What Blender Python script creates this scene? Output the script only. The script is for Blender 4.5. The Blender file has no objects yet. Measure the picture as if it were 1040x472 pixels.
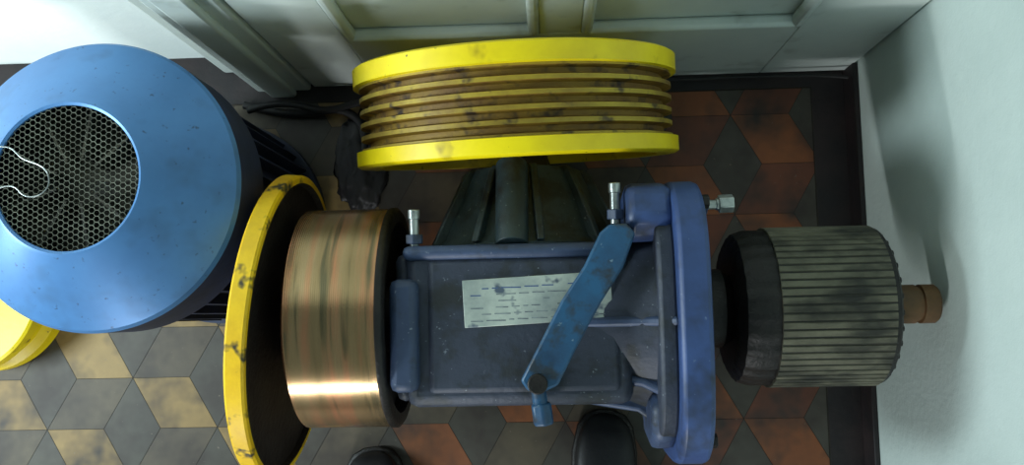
import bpy, bmesh, math, random
from mathutils import Vector, Matrix, noise as mnoise
random.seed(4)
R=math.radians
sc=bpy.context.scene
sc.view_settings.view_transform='Standard'

# ---------------------------------------------------------------- materials
def srgb(r,g,b):
    f=lambda c:(c/255/12.92) if c/255<=0.04045 else ((c/255+0.055)/1.055)**2.4
    return (f(r),f(g),f(b),1)
def mat(name,c1,c2=None,scale=8,lo=.4,hi=.6,rough=.5,metal=0,bump=.15,c3=None,s3=60,t3=(.62,.68),stretch=(1,1,1),spec=.5,bscale=None,c4=None,s4=150,t4=(.68,.75)):
    m=bpy.data.materials.new(name); m.use_nodes=True
    nt=m.node_tree; N=nt.nodes; L=nt.links
    b=N['Principled BSDF']; b.inputs['Roughness'].default_value=rough; b.inputs['Metallic'].default_value=metal
    b.inputs['Specular IOR Level'].default_value=spec
    tc=N.new('ShaderNodeTexCoord'); mp=N.new('ShaderNodeMapping'); mp.inputs['Scale'].default_value=stretch
    L.new(tc.outputs['Object'],mp.inputs['Vector'])
    def noise(s,d=6):
        n=N.new('ShaderNodeTexNoise'); n.inputs['Scale'].default_value=s; n.inputs['Detail'].default_value=d
        n.inputs['Roughness'].default_value=.65
        L.new(mp.outputs['Vector'],n.inputs['Vector']); return n
    def ramp(src,a,bb):
        r=N.new('ShaderNodeMapRange'); r.inputs['From Min'].default_value=a; r.inputs['From Max'].default_value=bb
        L.new(src,r.inputs['Value']); return r.outputs['Result']
    def mix(f,a,bv):
        x=N.new('ShaderNodeMix'); x.data_type='RGBA'
        L.new(f,x.inputs['Factor'])
        if isinstance(a,tuple): x.inputs['A'].default_value=a
        else: L.new(a,x.inputs['A'])
        x.inputs['B'].default_value=bv
        return x.outputs['Result']
    n1=noise(scale)
    col=mix(ramp(n1.outputs['Fac'],lo,hi),c1,c2 or c1)
    if c3:
        n2=noise(s3,3); col=mix(ramp(n2.outputs['Fac'],*t3),col,c3)
    if c4:
        n4=noise(s4,2); col=mix(ramp(n4.outputs['Fac'],*t4),col,c4)
    L.new(col,b.inputs['Base Color'])
    if bump:
        n3=noise(bscale or scale*6,4); bp=N.new('ShaderNodeBump'); bp.inputs['Strength'].default_value=bump; bp.inputs['Distance'].default_value=.004
        L.new(n3.outputs['Fac'],bp.inputs['Height']); L.new(bp.outputs['Normal'],b.inputs['Normal'])
    return m
M={}
M['yellow']=mat('yellow_paint',srgb(250,224,0),srgb(222,192,0),6,.35,.65,.42,0,.08,c3=srgb(150,120,15),s3=18,t3=(.60,.78),c4=srgb(90,72,20),s4=70,t4=(.70,.76))
M['yellow2']=mat('worn_yellow_paint',srgb(246,200,0),srgb(210,160,12),9,.35,.65,.48,0,.12,c3=srgb(60,54,30),s3=26,t3=(.58,.66))
M['groove']=mat('rusty_groove',srgb(112,78,26),srgb(150,118,28),14,.35,.65,.6,.1,.2,c3=srgb(52,34,18),s3=30,t3=(.52,.66))
M['ridge']=mat('worn_ridge',srgb(180,156,44),srgb(124,96,36),9,.35,.65,.5,.2,.12,c3=srgb(78,62,34),s3=30,t3=(.56,.68))
M['blue']=mat('blue_paint',srgb(64,80,112),srgb(46,60,84),9,.3,.7,.5,0,.25,c3=srgb(38,44,54),s3=26,t3=(.54,.70),c4=srgb(120,130,144))
M['blueD']=mat('dark_blue_paint',srgb(56,62,78),srgb(38,45,56),11,.3,.7,.55,0,.35,c3=srgb(36,40,42),s3=22,t3=(.50,.66),c4=srgb(112,120,128))
M['blueF']=mat('flange_blue',srgb(60,84,136),srgb(42,60,98),9,.3,.7,.45,0,.2,c3=srgb(38,46,62),s3=16,t3=(.50,.70),c4=srgb(100,116,142),t4=(.70,.77))
M['teal']=mat('teal_blue_paint',srgb(38,86,122),srgb(36,64,92),14,.35,.65,.4,0,.15,c3=srgb(44,54,64),s3=34,t3=(.54,.68),c4=srgb(110,130,144),s4=110,t4=(.70,.76))
M['green']=mat('grimy_green_paint',srgb(50,68,72),srgb(28,38,42),12,.3,.7,.5,0,.35,c3=srgb(24,28,28),s3=24,t3=(.5,.66),c4=srgb(110,120,116))
M['cover']=mat('sheet_blue_paint',srgb(76,128,180),srgb(66,110,160),4,.35,.65,.40,.2,.05,c3=srgb(62,98,136),s3=12,t3=(.52,.76),c4=srgb(56,84,116),s4=90,t4=(.66,.74))
M['motor']=mat('shaded_motor_paint',srgb(32,44,74),srgb(20,26,42),8,.35,.65,.6,0,.15)  # dark blue paint, darkened further to put the side's shade into the colour
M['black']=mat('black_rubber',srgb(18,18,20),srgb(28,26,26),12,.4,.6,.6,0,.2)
M['grime']=mat('black_grease',srgb(22,20,19),srgb(38,34,31),20,.4,.6,.45,.3,.4)
M['steel']=mat('galvanised_steel',srgb(185,190,186),srgb(130,136,134),30,.4,.6,.32,.7,.1)
M['mesh']=mat('grille_wire',srgb(112,116,102),srgb(78,80,68),30,.4,.6,.5,.4,.05)
M['fan']=mat('dusty_fan',srgb(56,54,38),srgb(30,30,24),10,.4,.6,.8,0,.2)
M['coil']=mat('copper_winding',srgb(190,160,118),srgb(156,130,90),3,.3,.7,.20,.82,0,c3=srgb(214,142,104),s3=5,t3=(.45,.75),stretch=(14,1,1),c4=srgb(120,108,80),s4=6,t4=(.54,.68))
M['rotor']=mat('rotor_laminations',srgb(118,114,94),srgb(58,57,46),18,.3,.65,.65,.15,.4,c3=srgb(34,34,28),s3=18,t3=(.46,.66),stretch=(.5,1,1))
M['rotorD']=mat('rotor_slots',srgb(56,54,44),srgb(30,30,25),18,.3,.65,.7,.1,.2)
M['rust']=mat('rusty_shaft',srgb(120,88,56),srgb(85,68,50),20,.35,.65,.55,.4,.15)
M['plate']=mat('worn_nameplate',srgb(196,204,192),srgb(150,160,156),20,.35,.65,.45,.2,.05,c3=srgb(90,102,116),s3=30,t3=(.58,.66))
M['ink']=mat('nameplate_print',srgb(96,104,112),srgb(140,150,150),60,.4,.6,.6,0,0)
M['inkb']=mat('nameplate_blue_print',srgb(44,74,130),srgb(80,100,140),60,.4,.6,.6,0,0)
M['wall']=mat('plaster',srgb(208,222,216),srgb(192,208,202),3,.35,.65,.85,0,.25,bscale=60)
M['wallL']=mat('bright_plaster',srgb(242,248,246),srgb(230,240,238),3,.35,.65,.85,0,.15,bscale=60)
M['door']=mat('white_door_paint',srgb(214,222,216),srgb(196,206,202),3,.35,.65,.5,0,.05,c3=srgb(164,170,162),s3=12,t3=(.60,.78))
M['base']=mat('dark_baseboard',srgb(38,28,28),srgb(22,18,20),12,.4,.6,.6,0,.2)
M['grout']=mat('grout',srgb(50,44,36),srgb(36,34,30),20,.4,.6,.9,0,.1)
def tile(n,a,b): return mat(n,a,b,7,.25,.75,.6,0,.08,c3=srgb(46,38,32),s3=10,t3=(.42,.68),c4=srgb(104,94,80),s4=120,t4=(.70,.78))
M['t0']=tile('ochre_tile',srgb(150,124,72),srgb(110,88,52))
M['t1']=tile('grey_tile',srgb(74,70,60),srgb(52,50,44))
M['t2']=tile('brown_tile',srgb(88,78,60),srgb(62,54,44))
M['t0r']=tile('orange_tile',srgb(138,80,40),srgb(98,56,32))
M['t2r']=tile('red_brown_tile',srgb(112,62,38),srgb(76,44,32))
M['shoe']=mat('black_leather',srgb(18,18,20),srgb(27,27,29),20,.4,.6,.45,0,.15)
M['lace']=mat('grey_lace',srgb(60,60,62),srgb(50,50,52),20,.4,.6,.8)

# ---------------------------------------------------------------- helpers
def root(name,loc=(0,0,0),rot=(0,0,0)):
    e=bpy.data.objects.new(name,None); e.empty_display_size=.05
    e.location=loc; e.rotation_euler=rot; sc.collection.objects.link(e); return e
def finish(name,bm,mats,parent=None,smooth=True,bevel=0,seg=2,ang=35):
    bmesh.ops.recalc_face_normals(bm,faces=bm.faces)
    me=bpy.data.meshes.new(name); bm.to_mesh(me); bm.free()
    for m in (mats if isinstance(mats,(list,tuple)) else [mats]): me.materials.append(M[m])
    o=bpy.data.objects.new(name,me); sc.collection.objects.link(o)
    if parent: o.parent=parent
    if bevel:
        b=o.modifiers.new('b','BEVEL'); b.width=bevel; b.segments=seg; b.limit_method='ANGLE'; b.angle_limit=R(30)
    if smooth:
        for p in me.polygons: p.use_smooth=True
        me.set_sharp_from_angle(angle=R(ang))
    return o
def box(name,a,b,m,parent=None,bevel=.003,rot=None):
    bm=bmesh.new()
    c=[(a[i]+b[i])/2 for i in range(3)]; s=[abs(b[i]-a[i]) for i in range(3)]
    bmesh.ops.create_cube(bm,size=1,matrix=Matrix.Diagonal((*s,1)))
    if rot: bmesh.ops.rotate(bm,verts=bm.verts,matrix=Matrix.Rotation(R(rot[1]),3,rot[0]))
    bmesh.ops.translate(bm,verts=bm.verts,vec=c)
    return finish(name,bm,m,parent,True,bevel)
def lathe(name,prof,axis,mats,parent=None,c=(0,0,0),seg=96,closed=True,segm=None,ang=35,rfun=None):
    """prof list of (r,h)"""
    bm=bmesh.new(); rings=[]
    for (r,h) in prof:
        ring=[]
        for k in range(seg):
            t=2*math.pi*k/seg; rr=r*(rfun(t,h) if rfun else 1)
            u,v=rr*math.cos(t),rr*math.sin(t)
            p={'X':(h,u,v),'Y':(u,h,v),'Z':(u,v,h)}[axis]
            ring.append(bm.verts.new((p[0]+c[0],p[1]+c[1],p[2]+c[2])))
        rings.append(ring)
    n=len(rings)
    for i in range(n if closed else n-1):
        a,b=rings[i],rings[(i+1)%n]
        for k in range(seg):
            f=bm.faces.new((a[k],a[(k+1)%seg],b[(k+1)%seg],b[k]))
            if segm: f.material_index=segm(i)
    if not closed:
        for rg in (rings[0],rings[-1]): bm.faces.new(rg)
    return finish(name,bm,mats,parent,ang=ang)
def rod(name,p0,p1,r,m,parent=None,seg=24,bevel=.0015):
    p0,p1=Vector(p0),Vector(p1); d=p1-p0
    bm=bmesh.new(); bmesh.ops.create_cone(bm,cap_ends=True,segments=seg,radius1=r,radius2=r,depth=d.length)
    q=Vector((0,0,1)).rotation_difference(d.normalized()).to_matrix().to_4x4()
    bmesh.ops.transform(bm,matrix=Matrix.Translation((p0+p1)/2)@q,verts=bm.verts)
    return finish(name,bm,m,parent,True,bevel)
def prism(name,pts,lo,hi,axis,m,parent=None,bevel=.003):
    bm=bmesh.new()
    def P(u,v,w): return {'X':(w,u,v),'Y':(u,w,v),'Z':(u,v,w)}[axis]
    a=[bm.verts.new(P(u,v,lo)) for u,v in pts]; b=[bm.verts.new(P(u,v,hi)) for u,v in pts]
    bm.faces.new(a); bm.faces.new(b[::-1]); n=len(pts)
    for i in range(n): bm.faces.new((a[i],a[(i+1)%n],b[(i+1)%n],b[i]))
    return finish(name,bm,m,parent,True,bevel)
def cable(name,pts,r,m,parent=None,cyc=False):
    cu=bpy.data.curves.new(name,'CURVE'); cu.dimensions='3D'; cu.bevel_depth=r; cu.bevel_resolution=3; cu.resolution_u=10
    s=cu.splines.new('NURBS'); s.points.add(len(pts)-1); s.order_u=4; s.use_endpoint_u=True; s.use_cyclic_u=cyc
    for i,p in enumerate(pts): s.points[i].co=(*p,1)
    cu.materials.append(M[m]); o=bpy.data.objects.new(name,cu); sc.collection.objects.link(o)
    if parent: o.parent=parent
    return o

# ---------------------------------------------------------------- room
XW=.517; YD=.40
fl=root('floor')
box('grout_bed',(-2.2,-2.2,-.06),(XW,.5,-.0008),'grout',fl,0)
s=.098; bmt=bmesh.new(); sq=math.sqrt(3)
ox,oy=-.664,-.18
for i in range(-12,12):
    for j in range(-20,20):
        cx=ox+1.5*s*i; cy=oy+sq*s*(j+i/2)
        if not(-1.7<cx<.6 and -1.3<cy<.6): continue
        v=[(cx+s*math.cos(R(60*k)),cy+s*math.sin(R(60*k))) for k in range(6)]
        for q,idx in enumerate(((0,1,2),(2,3,4),(4,5,0))):
            pts=[(cx,cy)]+[v[k] for k in idx]
            mx=sum(p[0] for p in pts)/4; my=sum(p[1] for p in pts)/4
            pts=[(mx+(p[0]-mx)*.99,my+(p[1]-my)*.99) for p in pts]
            if q==0: mi=3 if mx>-.22 else 0
            elif q==1: mi=1
            else: mi=4 if mx>.15 else 2
            vs=[bmt.verts.new((p[0],p[1],0)) for p in pts]
            f=bmt.faces.new(vs); f.material_index=mi
for co,no in (((.452,0,0),(1,0,0)),((0,.372,0),(0,1,0))):
    bmesh.ops.bisect_plane(bmt,geom=bmt.verts[:]+bmt.edges[:]+bmt.faces[:],plane_co=co,plane_no=no,clear_outer=True)
finish('rhombus_tiles',bmt,['t0','t1','t2','t0r','t2r'],fl,False)
box('border_strip_right',(.455,-1.4,-.004),(XW,.40,0),'base',fl,0)
box('border_strip_back',(-1.7,.375,-.004),(.455,.47,0),'base',fl,0)

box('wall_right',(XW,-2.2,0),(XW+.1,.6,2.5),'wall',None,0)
box('baseboard_right',(XW-.009,-1.6,0),(XW,.40,.05),'base',None,.002)
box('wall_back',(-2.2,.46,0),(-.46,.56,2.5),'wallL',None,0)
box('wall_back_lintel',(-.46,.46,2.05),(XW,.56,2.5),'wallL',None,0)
jb=root('trim_1')
box('jamb',(-.50,.395,0),(-.405,.50,2.05),'door',jb,.004)
box('jamb_bead',(-.475,.383,0),(-.43,.397,2.05),'door',jb,.005)
box('jamb_back',(-.56,.43,0),(-.50,.50,2.05),'door',jb,.006)
d=root('door_1')
box('slab',(-.40,YD+.014,.004),(XW-.004,YD+.045,2.03),'door',d,0)
pan=[(-.285,-.005),(.055,.367)]
zz=[(.255,.93),(1.08,1.9)]
box('stile_left',(-.40,YD,.004),(-.285,YD+.014,2.03),'door',d,.002)
box('stile_mid',(-.005,YD,.255),(.055,YD+.014,1.9),'door',d,.002)
box('stile_right',(.367,YD,.004),(XW-.004,YD+.014,2.03),'door',d,.002)
box('rail_bottom',(-.285,YD,.004),(.367,YD+.014,.255),'door',d,.002)
box('rail_mid',(-.285,YD,.93),(.367,YD+.014,1.08),'door',d,.002)
box('rail_top',(-.285,YD,1.9),(.367,YD+.014,2.03),'door',d,.002)
n=0
for x0,x1 in pan:
    for z0,z1 in zz:
        n+=1; w=.016
        for nm,a,b in (('l',(x0,z0),(x0+w,z1)),('r',(x1-w,z0),(x1,z1)),('b',(x0,z0),(x1,z0+w)),('t',(x0,z1-w),(x1,z1))):
            box('moulding_%d%s'%(n,nm),(a[0],YD-.005,a[1]),(b[0],YD+.014,b[1]),'door',d,.006)

# ---------------------------------------------------------------- traction sheave
sh=root('traction_sheave',(-.041,.281,.262),(R(8),0,R(1.6)))
prof=[(.03,-.045),(.05,-.045),(.05,-.012),(.195,-.012),(.195,-.066),(.221,-.066),(.2255,-.063),(.2255,-.044),(.218,-.043)]
ng=5; w=.086/ng
for i in range(ng):
    h=-.043+i*w
    prof+=[(.218,h+.0028),(.206,h+.0055),(.206,h+w-.0055),(.218,h+w-.0028)]
gr_a,gr_b=8,len(prof)
prof+=[(.218,.043),(.2255,.044),(.2255,.067),(.221,.07),(.195,.07),(.195,.012),(.05,.012),(.05,.05),(.03,.05)]
def sm(i):
    if gr_a<=i<gr_b:
        return 2 if (i-gr_a)%4==0 else 1
    return 0
lathe('rim_and_web',prof,'Y',['yellow','groove','ridge'],sh,seg=160,segm=sm)
lathe('hub_cap',[(.001,-.05),(.0295,-.05),(.0295,.062),(.001,.062)],'Y',['grime'],sh,seg=40,closed=False)

# ---------------------------------------------------------------- gearbox
AZ=.31
gb=root('worm_gearbox')
box('housing',(-.178,-.112,.085),(.10,.082,.412),'blueD',gb,.014)
box('top_cover',(-.150,-.096,.400),(.085,.070,.4165),'blueD',gb,.008)
box('cover_edge_rib',(-.180,.068,.390),(.085,.086,.422),'blue',gb,.008)
box('left_end_boss',(-.195,-.092,.20),(-.160,.045,.432),'blue',gb,.010)
box('left_shoulder',(-.192,-.105,.15),(-.170,.078,.40),'blueD',gb,.010)
box('base_foot_front',(-.165,-.135,0),(.115,-.06,.09),'green',gb,.006)
box('base_foot_back',(-.165,.03,0),(.115,.10,.09),'green',gb,.006)
lathe('bell_housing',[(.02,.04),(.105,.04),(.112,.09),(.135,.145),(.02,.145)],'X',['blueD'],gb,c=(0,-.003,AZ),seg=96)
pts=[]
for k in range(72):
    t=2*math.pi*k/72; c,s_=math.cos(t),math.sin(t); e=2/3.4
    pts.append((math.copysign(abs(c)**e,c)*.178-.013,math.copysign(abs(s_)**e,s_)*.168+AZ))
prism('motor_flange',pts,.149,.187,'X','blueF',gb,.006)
pts2=[((u+.006)*.86-.006,(v-AZ)*.86+AZ) for u,v in pts]
prism('flange_step',pts2,.128,.151,'X','blueD',gb,.005)
prism('flange_spigot',[(.1*math.cos(2*math.pi*k/48)-.003,.1*math.sin(2*math.pi*k/48)+AZ) for k in range(48)],.185,.200,'X','grime',gb,.003)
prism('flange_lug',[(.085,.30),(.150,.30),(.160,.39),(.150,.43),(.110,.445),(.085,.42)],.096,.152,'X','blueF',gb,.010)
prism('flange_lug_front',[(-.10,.30),(-.162,.30),(-.172,.37),(-.155,.41),(-.115,.42),(-.10,.40)],.120,.152,'X','blue',gb,.010)
for k,a in enumerate((90,50,130,15,165)):
    bm=bmesh.new(); t=R(a)
    q=[(.03,.098),(.150,.098),(.150,.150),(.11,.120),(.03,.106)]
    A=[];B=[]
    for h,r in q:
        for sgn,lst in ((-1,A),(1,B)):
            u=r*math.cos(t)-sgn*.006*math.sin(t); v=r*math.sin(t)+sgn*.006*math.cos(t)
            lst.append(bm.verts.new((h,u-.012,v+AZ)))
    bm.faces.new(A); bm.faces.new(B[::-1])
    for i in range(5): bm.faces.new((A[i],A[(i+1)%5],B[(i+1)%5],B[i]))
    finish('bell_rib_%d'%k,bm,'blue',gb,True,.004)
cc=(-.030,0,.262)
lathe('wheel_cone',[(.03,.07),(.132,.07),(.134,.09),(.122,.10),(.078,.196),(.03,.196)],'Y',['green'],gb,c=cc,seg=96)
for k in range(10):
    a=R(9+36*k); bm=bmesh.new(); A=[];B=[]
    q=[(.092,.10),(.092,.140),(.19,.092),(.198,.082),(.198,.06),(.10,.10)]
    for h,r in q:
        for sgn,lst in ((-1,A),(1,B)):
            lst.append(bm.verts.new((r*math.cos(a)-sgn*.005*math.sin(a)+cc[0],h,r*math.sin(a)+sgn*.005*math.cos(a)+cc[2])))
    bm.faces.new(A); bm.faces.new(B[::-1]); m_=len(q)
    for i in range(m_): bm.faces.new((A[i],A[(i+1)%m_],B[(i+1)%m_],B[i]))
    finish('cone_rib_%d'%k,bm,'green',gb,True,.002)
rod('oil_channel',(-.045,.085,.395),(-.045,.196,.345),.021,'green',gb)
rod('wheel_shaft',(-.035,.19,.262),(-.042,.21,.262),.045,'grime',gb)
npl=box('nameplate',(-.105,-.012,.4168),(.076,.046,.4185),'plate',gb,.0008,('Z',2.5))
rr=random.Random(8)
for k in range(6):
    y=.034-.0078*k; x=-.096
    while x<.062:
        L_=rr.uniform(.006,.024)
        if rr.random()<.72:
            box('print_%d_%d'%(k,int((x+.1)*1000)),(x,y+x*.04,.4184),(min(x+L_,.068),y+x*.04+.0014,.41875),'inkb' if (k<1 or x<-.07 and k<3) else 'ink',gb,0)
        x+=L_+.004
prism('brake_lever',[(.062,.094),(.074,.104),(.094,.104),(.104,.092),(.088,.052),(.060,.010),(.030,-.042),(.008,-.084),(-.010,-.092),(-.028,-.090),(-.036,-.078),(-.014,-.038),(.014,.014),(.042,.055)],.440,.452,'Z','teal',gb,.003)
rod('lever_pivot',(.084,.088,.36),(.084,.088,.444),.016,'blueD',gb)
rod('lever_boss',(-.016,-.082,.41),(-.016,-.082,.458),.012,'grime',gb)
rod('lever_bolt',(-.016,-.085,.435),(-.012,-.122,.43),.009,'teal',gb)
rod('lever_bolt_head',(-.013,-.106,.432),(-.010,-.132,.43),.0135,'teal',gb,6,.003)
def stud(nm,p,dv,r=.0065,L=.045,m='steel'):
    p=Vector(p); dv=Vector(dv).normalized()
    rod(nm+'_shank',p,p+dv*L,r,m,gb,16,.001); rod(nm+'_nut',p+dv*L*.12,p+dv*L*.38,r*1.9,'blue',gb,6,.001)
    rod(nm+'_tip',p+dv*L*.8,p+dv*(L+.003),r*1.25,m,gb,16,.001)
stud('stud_a',(-.166,.084,.405),(0,1,.1),.006,.045)
stud('stud_b',(.084,.108,.405),(0,1,.1),.006,.048)
stud('stud_c',(.186,.128,.41),(1,.03,0),.006,.026)
rod('stud_c_head',(.21,.129,.41),(.228,.1295,.41),.0115,'steel',gb,6,.001)
for k,(y,z) in enumerate(((.13,.43),(-.155,.42),(.13,.19),(-.15,.19))):
    rod('flange_bolt_%d'%k,(.186,y,z),(.195,y,z),.009,'grime',gb,6,.001)

# ---------------------------------------------------------------- copper drum
dr=root('copper_wound_drum',(0,0,AZ))
H0,H1=-.322,-.208
pr=[(.05,H0),(.138,H0),(.141,H0+.003)]
nr=44
for i in range(nr):
    h=H0+.003+i*((H1-H0-.003)/nr); w_=(H1-H0-.003)/nr
    pr+=[(.14450,h+w_*.10),(.14480,h+w_*.5),(.14450,h+w_*.90)]
ncoil=len(pr)
pr+=[(.1460,-.208),(.1460,-.202),(.141,-.1985),(.127,-.1985),(.122,-.215),(.05,-.215)]
lathe('winding',pr,'X',['coil','grime'],dr,seg=160,segm=lambda i:0 if i<ncoil-1 else 1,ang=70)
rod('drum_shaft',(-.341,0,0),(-.1965,0,0),.048,'grime',dr,48)

# ---------------------------------------------------------------- flywheel
fw=root('yellow_flywheel',(-.354,-.008,AZ),(0,0,R(-5)))
lathe('disc',[(.02,-.008),(.17,-.008),(.178,-.012),(.199,-.012),(.202,-.009),(.202,.009),(.199,.0115),(.192,.0115),(.188,.004),(.02,.004)],'X',['yellow2','grime'],fw,seg=128,
      segm=lambda i:0 if i in(2,3,4,5,6) else 1)
lathe('hub',[(.001,-.03),(.04,-.03),(.045,-.006),(.045,.008),(.001,.008)],'X',['grime'],fw,seg=48,closed=False)
for k in range(6):
    a=R(60*k+20); rod('web_bolt_%d'%k,(-.001,.1*math.cos(a),.1*math.sin(a)),(-.016,.1*math.cos(a),.1*math.sin(a)),.008,'steel',fw,6,.001)

# ---------------------------------------------------------------- rotor
ro=root('motor_rotor',(0,.002,AZ))
NS=64
bm=bmesh.new(); sec=[]
for k in range(NS):
    t0=2*math.pi*k/NS; dt=2*math.pi/NS
    for f,r in ((0,.105),(.66,.105),(.72,.1038),(.94,.1038)):
        sec.append((r*math.cos(t0+f*dt),r*math.sin(t0+f*dt)))
A=[bm.verts.new((.282,u,v)) for u,v in sec]; B=[bm.verts.new((.418,u,v)) for u,v in sec]
bm.faces.new(A); bm.faces.new(B[::-1])
for i in range(len(sec)):
    f=bm.faces.new((A[i],A[(i+1)%len(sec)],B[(i+1)%len(sec)],B[i]))
    if i%4==2: f.material_index=1
finish('lamination_stack',bm,['rotor','rotorD'],ro)
lathe('end_winding',[(.04,.236),(.082,.234),(.096,.242),(.101,.258),(.101,.284),(.04,.284)],'X',['grime'],ro,seg=104,rfun=lambda t,h:1+.012*math.cos(26*t))
lathe('end_ring_right',[(.03,.417),(.102,.417),(.102,.424),(.098,.427),(.075,.427),(.07,.424),(.03,.424)],'X',['grime'],ro,seg=96)
for k in range(30):
    a=2*math.pi*k/30
    rod('ring_fin_%d'%k,(.424,.094*math.cos(a),.094*math.sin(a)),(.429,.0945*math.cos(a),.0945*math.sin(a)),.0042,'grime',ro,8,.0008)
lathe('shaft_inner',[(.001,.201),(.052,.201),(.052,.225),(.04,.24),(.001,.24)],'X',['grime'],ro,seg=48,closed=False)
lathe('shaft_outer',[(.001,.42),(.036,.42),(.036,.438),(.0255,.441),(.0255,.478),(.022,.479),(.022,.484),(.0255,.485),(.0255,.503),(.023,.506),(.001,.506)],'X',['rust'],ro,seg=48,closed=False)

# ---------------------------------------------------------------- electric motor with fan cowl
mo=root('electric_motor',(-.551,.1665,0))
lathe('body',[(.02,.012),(.150,.012),(.150,.36),(.02,.36)],'Z',['motor'],mo,seg=96)
for k in range(36):
    a=2*math.pi*k/36
    bm=bmesh.new(); bmesh.ops.create_cube(bm,size=1,matrix=Matrix.Translation((.157,0,.18))@Matrix.Diagonal((.02,.004,.30,1)))
    bmesh.ops.rotate(bm,verts=bm.verts,matrix=Matrix.Rotation(a,3,'Z')); finish('fin_%d'%k,bm,'motor',mo,False)
lathe('foot_flange',[(.02,0),(.172,0),(.172,.018),(.02,.018)],'Z',['motor'],mo,seg=96)
lathe('fan_cowl',[(.176,.36),(.1795,.36),(.1795,.444),(.176,.451),(.092,.514),(.088,.516),(.085,.514),(.085,.510),(.172,.445),(.174,.44)],'Z',['cover','motor'],mo,seg=160,ang=25,segm=lambda i:1 if i in(0,1) else 0)
rod('cowl_back_plate',(0,0,.365),(0,0,.38),.174,'motor',mo,64)
rod('fan_disc',(0,0,.44),(0,0,.455),.105,'fan',mo,48)
for k in range(9):
    a=2*math.pi*k/9
    bm=bmesh.new(); bmesh.ops.create_cube(bm,size=1,matrix=Matrix.Translation((.062,0,.472))@Matrix.Diagonal((.07,.003,.036,1)))
    bmesh.ops.rotate(bm,verts=bm.verts,matrix=Matrix.Rotation(a,3,'Z')); finish('fan_blade_%d'%k,bm,'fan',mo,False)
bm=bmesh.new(); hs=.0040; vm={}
def gv(x,y):
    k=(round(x,4),round(y,4))
    for dx in (-.0001,0,.0001):
        for dy in (-.0001,0,.0001):
            q=(round(k[0]+dx,4),round(k[1]+dy,4))
            if q in vm: return vm[q]
    vm[k]=bm.verts.new((x,y,.5125)); return vm[k]
for i in range(-19,20):
    for j in range(-30,31):
        cx=1.5*hs*i; cy=sq*hs*(j+(i%2)/2)
        if math.hypot(cx,cy)>.086: continue
        vs=[gv(cx+hs*math.cos(R(60*k)),cy+hs*math.sin(R(60*k))) for k in range(6)]
        try: bm.faces.new(vs)
        except ValueError: pass
g=finish('wire_grille',bm,'mesh',mo,False)
wf=g.modifiers.new('w','WIREFRAME'); wf.thickness=.0010; wf.use_boundary=True
cable('loose_wire',[(-.10,.045,.520),(-.08,.035,.521),(-.06,.04,.522),(-.052,.02,.521),(-.02,.015,.522),(-.012,-.01,.521),(-.03,-.025,.522),(-.05,-.02,.522),(-.055,-.005,.521),(-.085,-.012,.521),(-.1,-.03,.519)],.0008,'steel',mo)

# ---------------------------------------------------------------- yellow pulley at far left
yp=root('yellow_pulley',(-.955,.052,0))
lathe('pulley',[(.02,.03),(.1,.03),(.1,0),(.128,0),(.131,.004),(.131,.03),(.118,.04),(.118,.065),(.131,.075),(.131,.098),(.127,.102),(.105,.102),(.098,.085),(.045,.085),(.04,.10),(.02,.10)],'Z',['yellow'],yp,seg=96)

# ---------------------------------------------------------------- cables / floor shade
cb=root('black_cable_bundle')
cable('cable_a',[(-.52,.37,.01),(-.42,.34,.012),(-.36,.37,.02),(-.30,.33,.012),(-.31,.27,.01),(-.33,.24,.01)],.007,'black',cb)
cable('cable_b',[(-.50,.35,.05),(-.44,.37,.055),(-.38,.34,.05),(-.34,.36,.025),(-.29,.375,.012),(-.25,.36,.01)],.006,'black',cb)
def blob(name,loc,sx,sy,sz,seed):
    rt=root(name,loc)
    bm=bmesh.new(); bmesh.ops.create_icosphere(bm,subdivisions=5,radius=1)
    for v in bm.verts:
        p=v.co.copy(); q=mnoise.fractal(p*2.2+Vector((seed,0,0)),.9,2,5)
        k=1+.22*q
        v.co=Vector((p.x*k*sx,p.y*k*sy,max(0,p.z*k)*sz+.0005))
    finish('shade_lumps',bm,'black',rt,True,0,ang=180)
blob('floor_shade_patch',(-.318,.262,0),.046,.085,.016,3)  # low black mound added so the floor here looks deep in shade
c2=root('wall_cable')
cable('run',[(.12,.388,.02),(.2,.386,.03),(.3,.388,.028),(.40,.385,.038),(.47,.385,.034),(.503,.378,.04)],.003,'black',c2)

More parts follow.
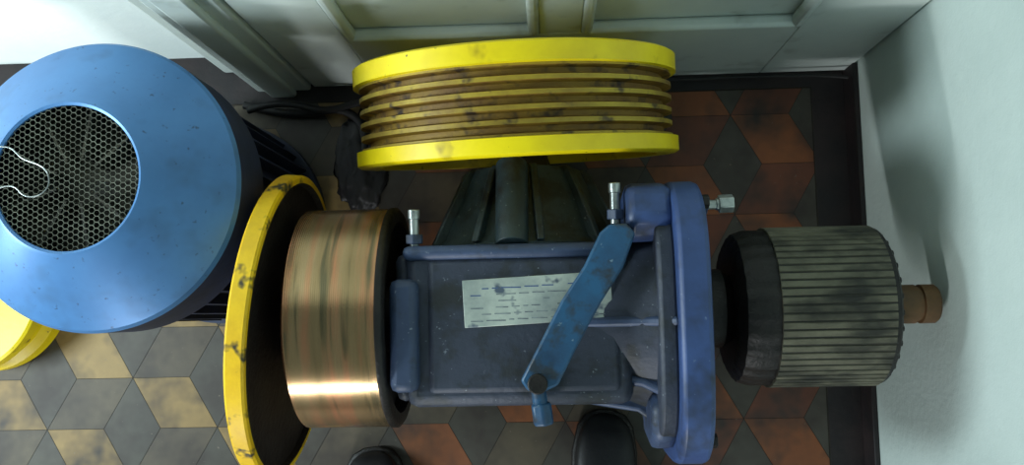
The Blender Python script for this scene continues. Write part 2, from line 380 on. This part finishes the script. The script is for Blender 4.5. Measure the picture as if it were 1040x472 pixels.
# ---------------------------------------------------------------- shoes
def shoe(loc,rot):
    rt=root('black_shoe',loc,(0,0,R(rot)))
    secs=[(0,.012,.022),(-.008,.030,.036),(-.025,.042,.048),(-.06,.050,.056),(-.10,.050,.066),(-.14,.042,.084),(-.18,.037,.098),(-.23,.038,.10),(-.265,.034,.098),(-.28,.018,.085)]
    for nm,z0f,m,grow in (('upper',.012,'shoe',0),('sole',0,'grime',.004)):
        bm=bmesh.new(); rings=[]
        for y,w,h in secs:
            top=h if nm=='upper' else .016; ring=[]
            for k in range(20):
                t=2*math.pi*k/20; e=2/2.8 if nm=='upper' else .4
                c_,s_=math.cos(t),math.sin(t)
                ring.append(bm.verts.new((math.copysign(abs(c_)**e,c_)*(w+grow),y+(grow if y>-.05 else -grow),z0f+(top-z0f)*(.5+.5*math.copysign(abs(s_)**e,s_)))))
            rings.append(ring)
        for a,b in zip(rings,rings[1:]):
            for k in range(20): bm.faces.new((a[k],a[(k+1)%20],b[(k+1)%20],b[k]))
        bm.faces.new(rings[0]); bm.faces.new(rings[-1][::-1])
        o=finish(nm,bm,m,rt,True,0,ang=70)
        if nm=='upper':
            q=o.modifiers.new('s','SUBSURF'); q.levels=q.render_levels=2
    lathe('collar',[(.026,.085),(.034,.085),(.036,.108),(.032,.112),(.028,.108)],'Z',['shoe'],rt,c=(0,-.225,0),seg=40)
    for i in range(5):
        y=-.085-.018*i; z=.062+.0085*i
        cable('lace_%d'%i,[(-.022,y,z-.004),(-.008,y-.003,z+.005),(.008,y+.003,z+.005),(.022,y,z-.004)],.0022,'lace',rt)
shoe((.088,-.165,0),-3)
shoe((-.300,-.220,0),6)

# ---------------------------------------------------------------- lights
def area(nm,loc,tgt,sx,sy,p,col):
    l=bpy.data.lights.new(nm,'AREA'); l.shape='RECTANGLE'; l.size=sx; l.size_y=sy; l.energy=p; l.color=col
    o=bpy.data.objects.new(nm,l); o.location=loc; o.rotation_euler=(Vector(tgt)-Vector(loc)).to_track_quat('-Z','Y').to_euler(); sc.collection.objects.link(o)
area('window_light',(-.9,-2.5,1.0),(-.2,0,.45),.6,.14,38,(.94,.98,1))
area('left_wall_fill',(-1.45,-.15,.95),(-.75,.46,.45),.3,.5,24,(.80,.95,1))  # unseen fill lamp, added to brighten the left back wall
wd=bpy.data.worlds.new('w'); sc.world=wd; wd.use_nodes=True
wd.node_tree.nodes['Background'].inputs[0].default_value=(.62,.88,.92,1); wd.node_tree.nodes['Background'].inputs[1].default_value=.20

# ---------------------------------------------------------------- camera
cd=bpy.data.cameras.new('camera'); cam=bpy.data.objects.new('camera',cd); sc.collection.objects.link(cam)
cd.sensor_width=36; cd.lens=36*900/1040; cd.clip_start=.02
cam.matrix_world=Matrix.Translation((0,0,1.5))@Matrix.Rotation(R(-1.2),4,'Z')@Matrix.Rotation(R(2.42),4,'Y')@Matrix.Rotation(R(5.2),4,'X')
sc.camera=cam
